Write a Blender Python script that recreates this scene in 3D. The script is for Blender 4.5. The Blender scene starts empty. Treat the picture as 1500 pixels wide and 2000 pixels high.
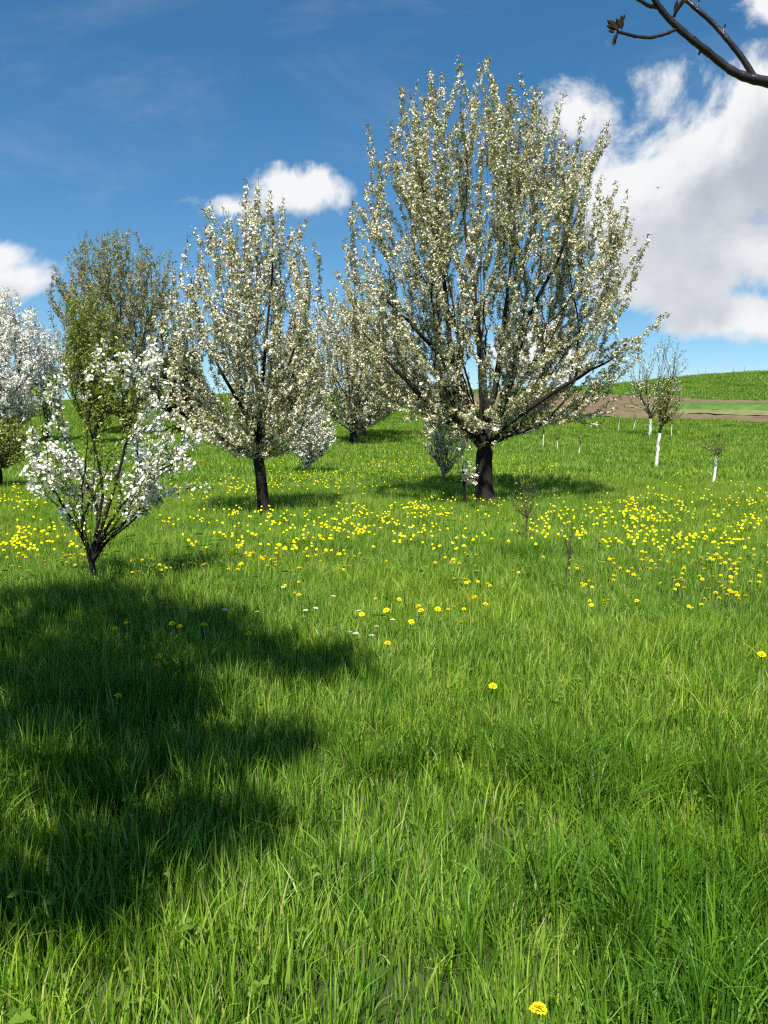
import bpy, math, random
import numpy as np
from mathutils import Vector

R = math.radians
scene = bpy.context.scene
COL = scene.collection
rng = np.random.default_rng(7)

# ------------------------------------------------------------------ camera
EYE = 1.6
F = 1500.0                       # focal length in photo pixels (photo 1500 x 2000)
PITCH = math.atan(130.0 / F)     # looking slightly down
cam_d = bpy.data.cameras.new('camera')
cam = bpy.data.objects.new('camera', cam_d)
COL.objects.link(cam)
cam_d.sensor_fit = 'VERTICAL'
cam_d.sensor_height = 36.0
cam_d.lens = 36.0 * F / 2000.0
cam_d.clip_start = 0.05
cam_d.clip_end = 8000
cam.location = (0, 0, EYE)
cam.rotation_euler = (R(90) - PITCH, 0, 0)
scene.camera = cam

# ------------------------------------------------------------------ light
SUN_EL = R(58)
SUN_TO = Vector((-0.20, -0.98, 0)).normalized() * math.cos(SUN_EL) + Vector((0, 0, math.sin(SUN_EL)))
sun_d = bpy.data.lights.new('sun', 'SUN')
sun_d.energy = 5.0
sun_d.angle = R(0.53)
sun_d.color = (1.0, 0.955, 0.87)
sun = bpy.data.objects.new('sun', sun_d)
COL.objects.link(sun)
sun.rotation_euler = SUN_TO.to_track_quat('Z', 'Y').to_euler()
sun.location = (0, 0, 40)
scene.view_settings.view_transform = 'Standard'
scene.view_settings.look = 'None'
scene.view_settings.gamma = 1.0
scene.view_settings.use_curve_mapping = False
scene.view_settings.exposure = 1.0
scene.cycles.max_bounces = 5
scene.cycles.diffuse_bounces = 2
scene.cycles.use_denoising = False
scene.cycles.pixel_filter_type = 'BLACKMAN_HARRIS'
scene.cycles.filter_width = 1.3
scene.cycles.sample_clamp_indirect = 4.0
scene.cycles.transmission_bounces = 4
scene.cycles.transparent_max_bounces = 4


class NT:
    """small helper for node trees"""
    def __init__(self, tree):
        self.t = tree
        self.n = tree.nodes
        self.l = tree.links

    def add(self, kind, **kw):
        nd = self.n.new(kind)
        for k, v in kw.items():
            setattr(nd, k, v)
        return nd

    def put(self, sock, val):
        if hasattr(val, 'is_linked') or hasattr(val, 'links'):
            self.l.new(val, sock)
        else:
            sock.default_value = val

    def math(self, op, a, b=0.0, c=0.0, clamp=False):
        nd = self.add('ShaderNodeMath', operation=op, use_clamp=clamp)
        for i, v in enumerate((a, b, c)):
            self.put(nd.inputs[i], v)
        return nd.outputs[0]

    def vmath(self, op, a, b=(0, 0, 0), out=0):
        nd = self.add('ShaderNodeVectorMath', operation=op)
        self.put(nd.inputs[0], a)
        self.put(nd.inputs[1], b)
        return nd.outputs['Value'] if op in ('LENGTH', 'DOT_PRODUCT', 'DISTANCE') else nd.outputs[0]

    def noise(self, vec, scale, detail=4, rough=0.55, dist=0.0):
        nd = self.add('ShaderNodeTexNoise')
        self.put(nd.inputs['Vector'], vec)
        nd.inputs['Scale'].default_value = scale
        nd.inputs['Detail'].default_value = detail
        nd.inputs['Roughness'].default_value = rough
        nd.inputs['Distortion'].default_value = dist
        return nd.outputs['Fac']

    def smooth(self, x, lo, hi, a=0.0, b=1.0):
        nd = self.add('ShaderNodeMapRange', interpolation_type='SMOOTHSTEP')
        self.put(nd.inputs[0], x)
        for i, v in enumerate((lo, hi, a, b)):
            self.put(nd.inputs[i + 1], v)
        return nd.outputs[0]

    def mix(self, f, a, b):
        nd = self.add('ShaderNodeMix', data_type='RGBA')
        self.put(nd.inputs[0], f)
        for i, v in ((6, a), (7, b)):
            self.put(nd.inputs[i], (*v, 1) if isinstance(v, tuple) and len(v) == 3 else v)
        return nd.outputs[2]


def ray(px, py):
    """direction in the place for a photo pixel"""
    a = (px - 750.0) / F
    b = (1000.0 - py) / F
    return np.array([a, math.cos(PITCH) + b * math.sin(PITCH), -math.sin(PITCH) + b * math.cos(PITCH)])


world = bpy.data.worlds.new('World')
scene.world = world
world.use_nodes = True
W = NT(world.node_tree)
W.n.clear()
sky = W.add('ShaderNodeTexSky', sky_type='NISHITA')
sky.sun_disc = False
sky.sun_elevation = SUN_EL
sky.sun_rotation = math.atan2(SUN_TO.x, SUN_TO.y)
sky.altitude = 500
sky.air_density = 1.0
sky.dust_density = 0.0
sky.ozone_density = 3.0
geo_dir = W.add('ShaderNodeTexCoord').outputs['Generated']
sep = W.add('ShaderNodeSeparateXYZ')
W.l.new(geo_dir, sep.inputs[0])
ysafe = W.math('MAXIMUM', sep.outputs[1], 0.05)
uu = W.math('DIVIDE', sep.outputs[0], ysafe)
vv = W.math('DIVIDE', sep.outputs[2], ysafe)
cmb = W.add('ShaderNodeCombineXYZ')
W.l.new(uu, cmb.inputs[0])
W.l.new(vv, cmb.inputs[1])
uv = cmb.outputs[0]
# cloud banks: centre and half size in photo pixels, strength
BANKS = [(1270, 410, 210, 180, 1.0), (1300, 540, 240, 110, 1.0), (1440, 330, 320, 260, 1.05), (1580, 190, 260, 170, 1.0), (1330, 460, 210, 160, 1.0), (1540, 470, 320, 160, 1.0),
         (1430, 615, 240, 75, 1.0), (1220, 560, 150, 80, .85), (1500, 0, 130, 80, .9), (1150, 215, 130, 75, .50),
         (1065, 690, 150, 80, 1.0), (575, 375, 125, 75, 1.0), (450, 405, 120, 45, .72),
         (45, 555, 140, 60, .95), (-40, 510, 130, 50, .8), (1800, 400, 300, 200, 1.0), (-300, 300, 260, 120, .8)]


def cloud_field(coord):
    acc = None
    for (cx, cy, rx, ry, s) in BANKS:
        d = ray(cx, cy)
        c = (d[0] / d[1], d[2] / d[1], 0)
        q = W.vmath('SUBTRACT', coord, c)
        q = W.vmath('MULTIPLY', q, (F / rx, F / ry, 0))
        ln = W.vmath('LENGTH', q)
        v = W.math('MULTIPLY', W.math('SUBTRACT', 1.0, ln), s)
        v = W.math('MAXIMUM', v, -0.6)
        acc = v if acc is None else W.math('SMOOTH_MAX', acc, v, 0.12)
    return acc


def cloud_density(coord):
    n1 = W.noise(coord, 6.0, 14, 0.62, 0.3)
    n2 = W.noise(coord, 2.6, 4, 0.5)
    fld = cloud_field(coord)
    t = W.math('MULTIPLY_ADD', W.math('SUBTRACT', n1, 0.5), 2.5, W.math('MULTIPLY', fld, 1.1))
    return W.math('MULTIPLY_ADD', W.math('SUBTRACT', n2, 0.5), 0.5, t)


dens = cloud_density(uv)
# the rest of the sky (behind and beside the view): scattered cumulus of the same kind
gen = W.math('MULTIPLY_ADD', W.math('SUBTRACT', W.noise(geo_dir, 2.3, 8, 0.6), 0.60), 4.0, 0.0)
front = W.smooth(sep.outputs[1], 0.25, 0.55)
mx = W.add('ShaderNodeMix', data_type='FLOAT')
W.l.new(front, mx.inputs[0])
W.l.new(gen, mx.inputs[2])
W.l.new(dens, mx.inputs[3])
density = mx.outputs[0]
mask = W.smooth(density, 0.16, 0.60)
up = W.vmath('ADD', uv, (-0.012, 0.045, 0))
dens_up = W.math('MULTIPLY_ADD', W.math('SUBTRACT', W.noise(up, 6.0, 8, 0.58, 0.3), 0.5), 2.2, W.math('MULTIPLY', cloud_field(up), 1.1))
shade = W.smooth(dens_up, 0.25, 1.0)
soft = W.noise(uv, 4.2, 6, 0.55)
shade = W.math('MULTIPLY', shade, W.smooth(soft, 0.30, 0.62, 0.35, 1.0))
cloud_col = W.mix(shade, (7.2, 7.3, 7.4), (3.7, 4.05, 4.6))
wisp = W.math('MULTIPLY', W.smooth(W.noise(W.vmath('MULTIPLY', uv, (1.2, 3.2, 0)), 2.2, 7, 0.62, 0.5), 0.46, 0.85), 0.16)
mask = W.math('MAXIMUM', mask, wisp)
hsv = W.add('ShaderNodeHueSaturation')
hsv.inputs['Hue'].default_value = 0.492
hsv.inputs['Saturation'].default_value = 1.26
hsv.inputs['Value'].default_value = 1.0
W.l.new(sky.outputs[0], hsv.inputs['Color'])
W.n.update() if hasattr(W.n, 'update') else None
sky_col = W.mix(mask, hsv.outputs[0], cloud_col)
bg = W.add('ShaderNodeBackground')
bg.inputs['Strength'].default_value = 0.064
W.l.new(sky_col, bg.inputs['Color'])
wo = W.add('ShaderNodeOutputWorld')
W.l.new(bg.outputs[0], wo.inputs['Surface'])
world.cycles.sampling_method = 'MANUAL'
world.cycles.sample_map_resolution = 512

# ------------------------------------------------------------------ terrain
_py = np.array([-40, -10, 0, 8, 17, 22, 30, 40, 50, 60, 80, 110, 150, 190, 215, 235, 260, 330, 600, 4000.])
_pz = np.array([-0.8, -0.15, 0, .24, .50, .62, .85, 1.45, 2.2, 3.05, 5.1, 8.1, 11.8, 14.2, 14.7, 14.5, 13.4, 7, -20, -60.])


def sstep(x, a, b):
    t = np.clip((x - a) / (b - a), 0, 1)
    return t * t * (3 - 2 * t)


def height(x, y):
    x = np.asarray(x, float)
    y = np.asarray(y, float)
    z = np.zeros(np.broadcast(x, y).shape)
    for o in (-.12, 0, .12):      # softened profile
        z = z + np.interp(y * (1 + o * .8) + o * 2, _py, _pz)
    z = z / 3
    fall = 1 - sstep(y, 250, 700)
    z = z + .026 * np.clip(x - 60, 0, 200) * sstep(y, 90, 215) * fall
    z = z + 0.048 * np.clip(x, -260, 260) * sstep(y, 45, 215) * fall
    z = z + 0.035 * np.sin(x * 1.1 + .6 * y) * np.sin(y * .9 - .3 * x + 1) + 0.05 * np.sin(x * .33 + 2) * np.sin(y * .27)
    z = z + sstep(y, 60, 120) * (0.5 * np.sin(x * .045 + y * .02) + .25 * np.sin(x * .11 - y * .07))
    return z


def ground_at(px, py, h=0.0):
    """where the sight line of a photo pixel meets the ground (raised by h)"""
    d = ray(px, py)
    o = np.array([0, 0, EYE])
    s = np.concatenate([np.linspace(0.5, 30, 1500), np.linspace(30, 400, 3000)])
    p = o + s[:, None] * d
    below = p[:, 2] <= height(p[:, 0], p[:, 1]) + h
    i = int(np.argmax(below)) if below.any() else len(s) - 1
    return p[i, 0], p[i, 1]


def new_mesh(name, verts, faces, smooth=False, tint=None):
    """mesh from numpy arrays; faces is (n,3)/(n,4) or a list of such arrays"""
    me = bpy.data.meshes.new(name)
    verts = np.ascontiguousarray(verts, dtype=np.float32)
    fl = faces if isinstance(faces, list) else [faces]
    fl = [np.asarray(f, dtype=np.int32) for f in fl if len(f)]
    loops = np.concatenate([f.ravel() for f in fl])
    sizes = np.concatenate([np.full(len(f), f.shape[1], dtype=np.int32) for f in fl])
    starts = np.concatenate([[0], np.cumsum(sizes)[:-1]]).astype(np.int32)
    me.vertices.add(len(verts))
    me.vertices.foreach_set('co', verts.ravel())
    me.loops.add(len(loops))
    me.loops.foreach_set('vertex_index', loops)
    me.polygons.add(len(sizes))
    me.polygons.foreach_set('loop_start', starts)
    if smooth:
        me.polygons.foreach_set('use_smooth', np.ones(len(sizes), dtype=bool))
    me.update(calc_edges=True)
    if tint is not None:
        at = me.attributes.new('tint', 'FLOAT', 'POINT')
        at.data.foreach_set('value', np.ascontiguousarray(tint, dtype=np.float32))
    return me


def link(name, me, mat=None, parent=None, **props):
    ob = bpy.data.objects.new(name, me)
    COL.objects.link(ob)
    if me is not None and mat is not None and not me.materials:
        me.materials.append(mat)
    if parent is not None:
        ob.parent = parent
    for k, v in props.items():
        ob[k] = v
    return ob


# ------------------------------------------------------------------ materials
def plant_material(name, stops, translucency=0.35, gloss=0.05, rough=0.45, patch=None, rand=0.25, trans_tint=(1.0, 1.0, 0.55)):
    """stops: colours along the 'tint' attribute; patch: (colour, scale) drifting over the place"""
    m = bpy.data.materials.new(name)
    m.use_nodes = True
    t = NT(m.node_tree)
    t.n.clear()
    at = t.add('ShaderNodeAttribute', attribute_name='tint')
    oi = t.add('ShaderNodeObjectInfo')
    f = at.outputs['Fac']
    if rand:
        f = t.math('ADD', f, t.math('MULTIPLY', t.math('SUBTRACT', oi.outputs['Random'], 0.5), rand), clamp=True)
    cr = t.add('ShaderNodeValToRGB')
    el = cr.color_ramp.elements
    while len(el) > 1:
        el.remove(el[-1])
    for i, (p, c) in enumerate(stops):
        e = el[0] if i == 0 else el.new(p)
        e.position = p
        e.color = (*c, 1)
    t.l.new(f, cr.inputs[0])
    col = cr.outputs[0]
    if patch:
        gp = t.add('ShaderNodeNewGeometry').outputs['Position']
        for pc, sc, lo, hi, amt in patch:
            nz = t.smooth(t.noise(gp, sc, 3, 0.6), lo, hi, 0.0, amt)
            mixn = t.add('ShaderNodeMix', data_type='RGBA', blend_type='MULTIPLY')
            t.l.new(nz, mixn.inputs[0])
            t.l.new(col, mixn.inputs[6])
            mixn.inputs[7].default_value = (*pc, 1)
            col = mixn.outputs[2]
    d = t.add('ShaderNodeBsdfDiffuse')
    t.l.new(col, d.inputs[0])
    tr = t.add('ShaderNodeBsdfTranslucent')
    tm = t.add('ShaderNodeMix', data_type='RGBA', blend_type='MULTIPLY')
    tm.inputs[0].default_value = 1
    t.l.new(col, tm.inputs[6])
    tm.inputs[7].default_value = (*trans_tint, 1)
    t.l.new(tm.outputs[2], tr.inputs[0])
    ms = t.add('ShaderNodeMixShader')
    ms.inputs[0].default_value = translucency
    t.l.new(d.outputs[0], ms.inputs[1])
    t.l.new(tr.outputs[0], ms.inputs[2])
    outp = ms.outputs[0]
    if gloss:
        g = t.add('ShaderNodeBsdfGlossy')
        g.inputs['Roughness'].default_value = rough
        g.inputs['Color'].default_value = (1, 1, 1, 1)
        m2 = t.add('ShaderNodeMixShader')
        m2.inputs[0].default_value = gloss
        t.l.new(outp, m2.inputs[1])
        t.l.new(g.outputs[0], m2.inputs[2])
        outp = m2.outputs[0]
    o = t.add('ShaderNodeOutputMaterial')
    t.l.new(outp, o.inputs['Surface'])
    return m


def rough_material(name, c1, c2, scale, rough=0.9, bump=0.4, c3=None, detail=8, stretch=(1, 1, 1), coord='Object'):
    m = bpy.data.materials.new(name)
    m.use_nodes = True
    t = NT(m.node_tree)
    bs = t.n['Principled BSDF']
    tc = t.add('ShaderNodeTexCoord').outputs[coord]
    v = t.vmath('MULTIPLY', tc, stretch)
    n = t.noise(v, scale, detail, 0.65)
    col = t.mix(t.smooth(n, 0.32, 0.68), c1, c2)
    if c3:
        col = t.mix(t.smooth(t.noise(v, scale * .13, 4, 0.6), 0.42, 0.66), col, c3)
    t.l.new(col, bs.inputs['Base Color'])
    bs.inputs['Roughness'].default_value = rough
    bs.inputs['Specular IOR Level'].default_value = 0.2
    b = t.add('ShaderNodeBump')
    b.inputs['Strength'].default_value = bump
    b.inputs['Distance'].default_value = 0.02
    t.l.new(n, b.inputs['Height'])
    t.l.new(b.outputs[0], bs.inputs['Normal'])
    return m


M_soil = rough_material('meadow_soil', (.020, .030, .008), (.040, .058, .014), 9, c3=(.032, .062, .012))
M_plough = rough_material('ploughed_earth', (.082, .056, .032), (.150, .106, .064), .55, c3=(.125, .110, .055), bump=1.0, stretch=(.35, 1.6, 1))
M_olive = rough_material('thin_green_field', (.13, .145, .05), (.18, .155, .08), .5, c3=(.11, .15, .04), stretch=(.4, 1.4, 1))
M_crop = rough_material('young_crop', (.050, .105, .020), (.085, .150, .030), 1.6, c3=(.05, .09, .022), stretch=(.5, 1.5, 1))
M_bark = rough_material('dark_bark', (.007, .006, .005), (.024, .019, .016), 14, bump=1.0, stretch=(1, 1, .25))
M_twig = rough_material('young_bark', (.045, .030, .024), (.10, .072, .055), 24, bump=.5, rough=.6, stretch=(1, 1, .3))
M_gloss_twig = rough_material('smooth_young_bark', (.012, .008, .011), (.030, .020, .024), 30, bump=.25, rough=.30)
M_gloss_twig.node_tree.nodes['Principled BSDF'].inputs['Specular IOR Level'].default_value = .6
M_lime = rough_material('lime_wash', (.70, .69, .65), (.50, .47, .42), 9, bump=.5, c3=(.36, .33, .28))
M_grey = rough_material('weathered_wood', (.16, .14, .12), (.25, .23, .20), 5)
M_bird = rough_material('dark_feather', (.02, .02, .022), (.05, .045, .04), 20)
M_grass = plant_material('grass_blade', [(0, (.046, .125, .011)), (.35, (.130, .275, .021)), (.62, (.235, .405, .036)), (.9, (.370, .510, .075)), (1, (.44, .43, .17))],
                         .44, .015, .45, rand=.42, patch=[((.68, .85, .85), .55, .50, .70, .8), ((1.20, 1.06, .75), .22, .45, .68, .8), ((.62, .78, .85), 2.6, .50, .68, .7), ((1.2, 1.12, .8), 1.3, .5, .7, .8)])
M_weed = plant_material('weed_leaf', [(0, (.065, .135, .018)), (.6, (.125, .220, .030)), (1, (.18, .27, .05))], .3, 0, .45)
M_blossom = plant_material('cream_blossom', [(0, (.82, .77, .61)), (.6, (.87, .84, .72)), (1, (.85, .79, .68))], .30, 0, rand=0, trans_tint=(1, 1, .94))
M_white = plant_material('white_blossom', [(0, (.86, .85, .77)), (1, (.90, .90, .85))], .30, 0, rand=0, trans_tint=(1, 1, .96))
M_dull = plant_material('greyish_blossom', [(0, (.46, .42, .33)), (1, (.66, .62, .54))], .3, 0, rand=0)
M_leaf = plant_material('bronze_green_leaf', [(0, (.165, .185, .024)), (.6, (.285, .280, .040)), (.85, (.255, .190, .048)), (1, (.215, .125, .055))], .40, .04, .4, rand=0)
M_green = plant_material('fresh_green_leaf', [(0, (.12, .175, .018)), (.6, (.235, .285, .030)), (1, (.31, .33, .05))], .42, .04, .4, rand=0)
M_olivel = plant_material('olive_leaf', [(0, (.165, .175, .045)), (.6, (.275, .265, .085)), (1, (.34, .32, .14))], .35, .03, .4, rand=0)
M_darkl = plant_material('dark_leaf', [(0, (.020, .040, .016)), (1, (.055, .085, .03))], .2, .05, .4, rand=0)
M_yellow = plant_material('dandelion_yellow', [(0, (.86, .60, .006)), (.5, (.90, .72, .008)), (1, (.92, .80, .02))], .2, 0, rand=.2, trans_tint=(1, .8, .4))
M_stem = plant_material('pale_stem', [(0, (.12, .20, .04)), (1, (.22, .26, .09))], .15, .05, rand=.3)
M_daisy = plant_material('white_petal', [(0, (.86, .86, .84)), (.8, (.86, .86, .84)), (1, (.85, .62, .03))], .2, 0, rand=0)

# ------------------------------------------------------------------ the setting
def grid(xs, ys, dz=0.0, rough=0.0):
    X, Y = np.meshgrid(xs, ys)
    Z = height(X, Y) + dz
    if rough:
        Z = Z + rng.normal(0, rough, Z.shape)
    v = np.stack([X, Y, Z], -1).reshape(-1, 3)
    nx, ny = len(xs), len(ys)
    i = np.arange(nx - 1)[None, :] + np.arange(ny - 1)[:, None] * nx
    f = np.stack([i, i + 1, i + nx + 1, i + nx], -1).reshape(-1, 4)
    return v, f


q = np.linspace(-1, 1, 171)
gx = np.sign(q) * (np.abs(q) * 30 + 2970 * np.abs(q) ** 5)
gy = np.concatenate([np.linspace(-40, -2, 20), np.linspace(-1, 30, 110), 30 + 230 * np.linspace(0.005, 1, 130) ** 1.3, 260 + 3700 * np.linspace(.01, 1, 40) ** 2])
v, f = grid(gx, gy)
link('ground', new_mesh('ground', v, f, True), M_soil, kind='structure')


def field(name, mat, y0, y1, x0, x1, dz, nx, ny, rough=0.0, furrow=0.0, skirt=0.0):
    """a strip on the hillside; y0.. x1 are functions of the other coordinate"""
    S, T = np.meshgrid(np.linspace(0, 1, nx), np.linspace(0, 1, ny))
    X = x0 + (x1 - x0) * S
    Y = y0(X) + (y1(X) - y0(X)) * T
    Z = height(X, Y) + dz
    if furrow:
        Z = Z + furrow * np.sin(np.arange(ny)[:, None] * math.pi)
        Z = Z + furrow * np.where(np.arange(ny)[:, None] % 2 == 0, 1, -1)
    if rough:
        Z = Z + rng.normal(0, rough, Z.shape)
    if skirt:
        Z[0, :] -= skirt
        Z[-1, :] -= skirt
        Z[:, 0] -= skirt
        Z[:, -1] -= skirt
        Y[0, :] -= .2
        Y[-1, :] += .2
    vv_ = np.stack([X, Y, Z], -1).reshape(-1, 3)
    i = np.arange(nx - 1)[None, :] + np.arange(ny - 1)[:, None] * nx
    ff = np.stack([i, i + 1, i + nx + 1, i + nx], -1).reshape(-1, 4)
    return link(name, new_mesh(name, vv_, ff, False), mat, kind='structure')


wob = lambda x: 1.2 * np.sin(x * .09) + .6 * np.sin(x * .23 + 1)
edge0 = lambda x: 52 + 40 * np.exp(-(x - 3) / 20) + wob(x) * .6
edge1 = lambda x: 88 + 42 * np.exp(-(x - 20) / 28) + wob(x + 9)
field('ploughed_field', M_plough, edge0, edge1, 9.0, 140, .10, 200, 110, .06, .05)
field('thin_green_field', M_olive, lambda x: edge0(x) + 9 + wob(x + 4) * .5, lambda x: edge0(x) + 18 + wob(x + 2) * .5, 26, 140, .20, 140, 24, .03)
field('crop_strip', M_crop, lambda x: edge0(x) + 17.5 + wob(x + 7) * .4, lambda x: edge0(x) + 20 + np.clip(x - 28, 0, 16) * .7 + wob(x + 3) * .5, 29, 140, .55, 190, 34, .08, 0, .42)


def on_plough(x, y):
    return (x > 8.5) & (y > edge0(x) - .5) & (y < edge1(x) + .5)


# ------------------------------------------------------------------ grass
def blades(n, radius, h0, h1, w0, w1, seg, lean=0.35, droop=0.5, seed=0, up=0.0):
    """a tuft of n grass blades as arrays (verts, faces, tint)"""
    g = np.random.default_rng(seed)
    a = g.uniform(0, 2 * math.pi, n)
    rr = radius * np.sqrt(g.uniform(0, 1, n))
    bx, by = rr * np.cos(a), rr * np.sin(a)
    h = g.uniform(h0, h1, n) * g.uniform(.75, 1.1, n)
    w = g.uniform(w0, w1, n)
    la = a + g.normal(0, 1.0, n)
    le = np.abs(g.normal(0, lean, n)) * h
    dr = g.uniform(0, 1, n) ** 2.5 * droop * h
    fa = g.uniform(0, 2 * math.pi, n)
    sx, sy = np.cos(fa), np.sin(fa)
    V = []
    tint = []
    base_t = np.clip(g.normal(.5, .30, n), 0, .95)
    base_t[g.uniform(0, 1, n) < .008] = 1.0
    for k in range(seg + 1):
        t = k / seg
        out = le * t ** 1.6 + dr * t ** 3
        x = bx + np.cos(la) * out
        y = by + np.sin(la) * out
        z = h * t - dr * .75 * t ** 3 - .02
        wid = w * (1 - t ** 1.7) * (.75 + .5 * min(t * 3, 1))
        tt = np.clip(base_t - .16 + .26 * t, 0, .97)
        if k < seg:
            V.append(np.stack([x - sx * wid / 2, y - sy * wid / 2, z], -1))
            V.append(np.stack([x + sx * wid / 2, y + sy * wid / 2, z], -1))
            tint += [tt, tt]
        else:
            V.append(np.stack([x, y, z], -1))
            tint.append(tt)
    m = 2 * seg + 1
    verts = np.stack(V, 1).reshape(-1, 3)
    tints = np.stack(tint, 1).reshape(-1)
    o = np.arange(n)[:, None] * m
    quads = np.concatenate([o + np.array([[2 * k, 2 * k + 1, 2 * k + 3, 2 * k + 2]]) for k in range(seg - 1)]) if seg > 1 else np.zeros((0, 4), int)
    tris = o + np.array([[2 * seg - 2, 2 * seg - 1, 2 * seg]])
    return verts, quads, tris, tints


def weed(kind, seed):
    """a low leafy plant"""
    g = np.random.default_rng(seed)
    V, T, tint = [], [], []
    nl = g.integers(7, 12)
    for k in range(nl):
        a = k / nl * 6.283 + g.normal(0, .3)
        L = g.uniform(.06, .12) if kind == 0 else g.uniform(.016, .028)
        el = g.uniform(.5, 1.3)
        hgt = 0 if kind == 0 else g.uniform(.04, .17)
        d = np.array([math.cos(a) * math.cos(el), math.sin(a) * math.cos(el), math.sin(el)])
        s = np.array([-math.sin(a), math.cos(a), 0])
        b0 = np.array([math.cos(a), math.sin(a), 0]) * (.01 if kind == 0 else g.uniform(.01, .06)) + np.array([0, 0, hgt])
        lobes = 1 if kind == 0 else 3
        tv = np.clip(g.normal(.5, .25), 0, 1)
        for j in range(lobes):
            da = (j - (lobes - 1) / 2) * 1.25
            dd = d * math.cos(da) + s * math.sin(da)
            ss = s * math.cos(da) - d * math.sin(da)
            wd = L * (.10 if kind == 0 else .32)
            pts = [b0, b0 + dd * L * .45 + ss * wd, b0 + dd * L * .5 - np.array([0, 0, L * .04]), b0 + dd * L * .45 - ss * wd, b0 + dd * L - np.array([0, 0, L * .22])]
            i = len(V)
            V += pts
            tint += [tv, tv, tv - .1, tv, tv]
            T += [[i, i + 1, i + 2], [i, i + 2, i + 3], [i + 1, i + 4, i + 2], [i + 2, i + 4, i + 3]]
    return np.array(V), np.zeros((0, 4), int), np.array(T), np.clip(np.array(tint), 0, 1)


tufts = bpy.data.collections.new('tufts')          # sources for the grass, not part of the scene itself
SPEC = []
for s in range(6):
    SPEC.append(('near', blades(32, .080, .07, .19, .0030, .0066, 3, .18, .4, s)))
for s in range(3):
    SPEC.append(('tall', blades(30, .07, .17, .31, .0040, .0078, 4, .18, .6, 20 + s)))
for s in range(4):
    SPEC.append(('mid', blades(54, .16, .08, .20, .005, .009, 2, .24, .4, 40 + s)))
for s in range(4):
    SPEC.append(('far', blades(60, .42, .13, .28, .018, .034, 2, .30, .4, 60 + s)))
for s in range(3):
    SPEC.append(('hill', blades(70, 1.3, .18, .40, .07, .13, 1, .3, .2, 80 + s)))
for s in range(4):
    SPEC.append(('weed', weed(s % 2, 90 + s)))
for s in range(3):
    a_ = blades(34, .07, .22, .38, .0045, .009, 5, .20, .7, 120 + s)
    SPEC.append(('rank', (*a_[:3], a_[3] * .38)))
idx = {}
for i, (k, (vv_, qd, tr_, ti)) in enumerate(SPEC):
    me = new_mesh('tuft', vv_, [qd, tr_], False, ti)
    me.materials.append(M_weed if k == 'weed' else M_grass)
    ob = bpy.data.objects.new('tuft_%02d' % i, me)
    tufts.objects.link(ob)
    idx.setdefault(k, []).append(i)


def lowfreq(x, y, s, ph):
    return .5 + .25 * (np.sin(x * s * 1.3 + ph) * np.sin(y * s + 2 * ph) + np.sin(x * s * .6 - y * s * .8 + 3 * ph) * np.sin(y * s * 1.7 + x * s * .5 + ph))


def scatter(kind, dens, y0, y1, side=2.0, keep=None, scale=(0.8, 1.25)):
    wmax = .56 * y1 + side
    n = int(dens * (y1 - y0) * 2 * wmax)
    x = rng.uniform(-wmax, wmax, n)
    y = rng.uniform(y0, y1, n)
    ok = np.abs(x) < .56 * y + side
    if keep is not None:
        ok &= keep(x, y)
    x, y = x[ok], y[ok]
    n = len(x)
    s = rng.uniform(*scale, n) * (.66 + .45 * lowfreq(x, y, 1.1, .7) + .4 * lowfreq(x, y, 6.5, 1.9))
    return np.stack([x, y, height(x, y)], -1), s, rng.choice(idx[kind], n)


def lump(x, y):
    return rng.uniform(0, 1, len(x)) < np.clip((lowfreq(x, y, 1.7, 2.2) - .46) * 3.0, 0, 1)


PARTS = [scatter('near', 230, .2, 5.5), scatter('near', 150, 5.5, 10.5),
         scatter('tall', 18, .2, 7, keep=lump, scale=(.6, 1.0)), scatter('tall', 6, 7, 16, keep=lump, scale=(.6, 1.0)),
         scatter('mid', 55, 9.5, 22), scatter('far', 9.0, 20, 45, side=4), scatter('far', 5.0, 45, 92, side=5, scale=(.9, 1.3), keep=lambda x, y: ~on_plough(x, y)),
         scatter('hill', .45, 80, 150, side=8, keep=lambda x, y: ~on_plough(x, y)), scatter('hill', .22, 150, 240, side=10, scale=(1, 1.6)),
         scatter('weed', 34, .2, 7, scale=(.55, .9), keep=lambda x, y: lump(x + 3, y)), scatter('weed', 10, 7, 14, scale=(.7, 1.1))]
for (px, py, sx, sy, n) in [(1400, 1850, .22, .16, 70), (1370, 1690, .24, .12, 50), (1480, 1500, .30, .22, 70), (1210, 1490, .25, .15, 36), (900, 1440, .3, .15, 30), (60, 1480, .3, .2, 40), (230, 1330, .35, .2, 40), (1030, 1060, .22, .12, 26), (1290, 1700, .2, .12, 24)]:
    a_, b_ = ground_at(px, py, .2)
    x_, y_ = a_ + rng.normal(0, sx, n), b_ + rng.normal(0, sy, n)
    PARTS.append((np.stack([x_, y_, height(x_, y_)], -1), rng.uniform(.8, 1.15, n), rng.choice(idx['rank'], n)))
P = np.concatenate([p[0] for p in PARTS])
S = np.concatenate([p[1] for p in PARTS])
I = np.concatenate([p[2] for p in PARTS])
gm = bpy.data.meshes.new('meadow_grass')
gm.vertices.add(len(P))
gm.vertices.foreach_set('co', P.astype(np.float32).ravel())
for nm, ty, dat in (('scl', 'FLOAT', S), ('pick', 'INT', I), ('turn', 'FLOAT', rng.uniform(0, 6.283, len(P)))):
    a_ = gm.attributes.new(nm, ty, 'POINT')
    a_.data.foreach_set('value', np.ascontiguousarray(dat, dtype=np.int32 if ty == 'INT' else np.float32))
grass = link('meadow_grass', gm, None, kind='stuff', label='tall green grass covering the orchard meadow and hillside', category='grass')
gn = bpy.data.node_groups.new('grass_scatter', 'GeometryNodeTree')
gn.interface.new_socket('Geometry', in_out='INPUT', socket_type='NodeSocketGeometry')
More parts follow.
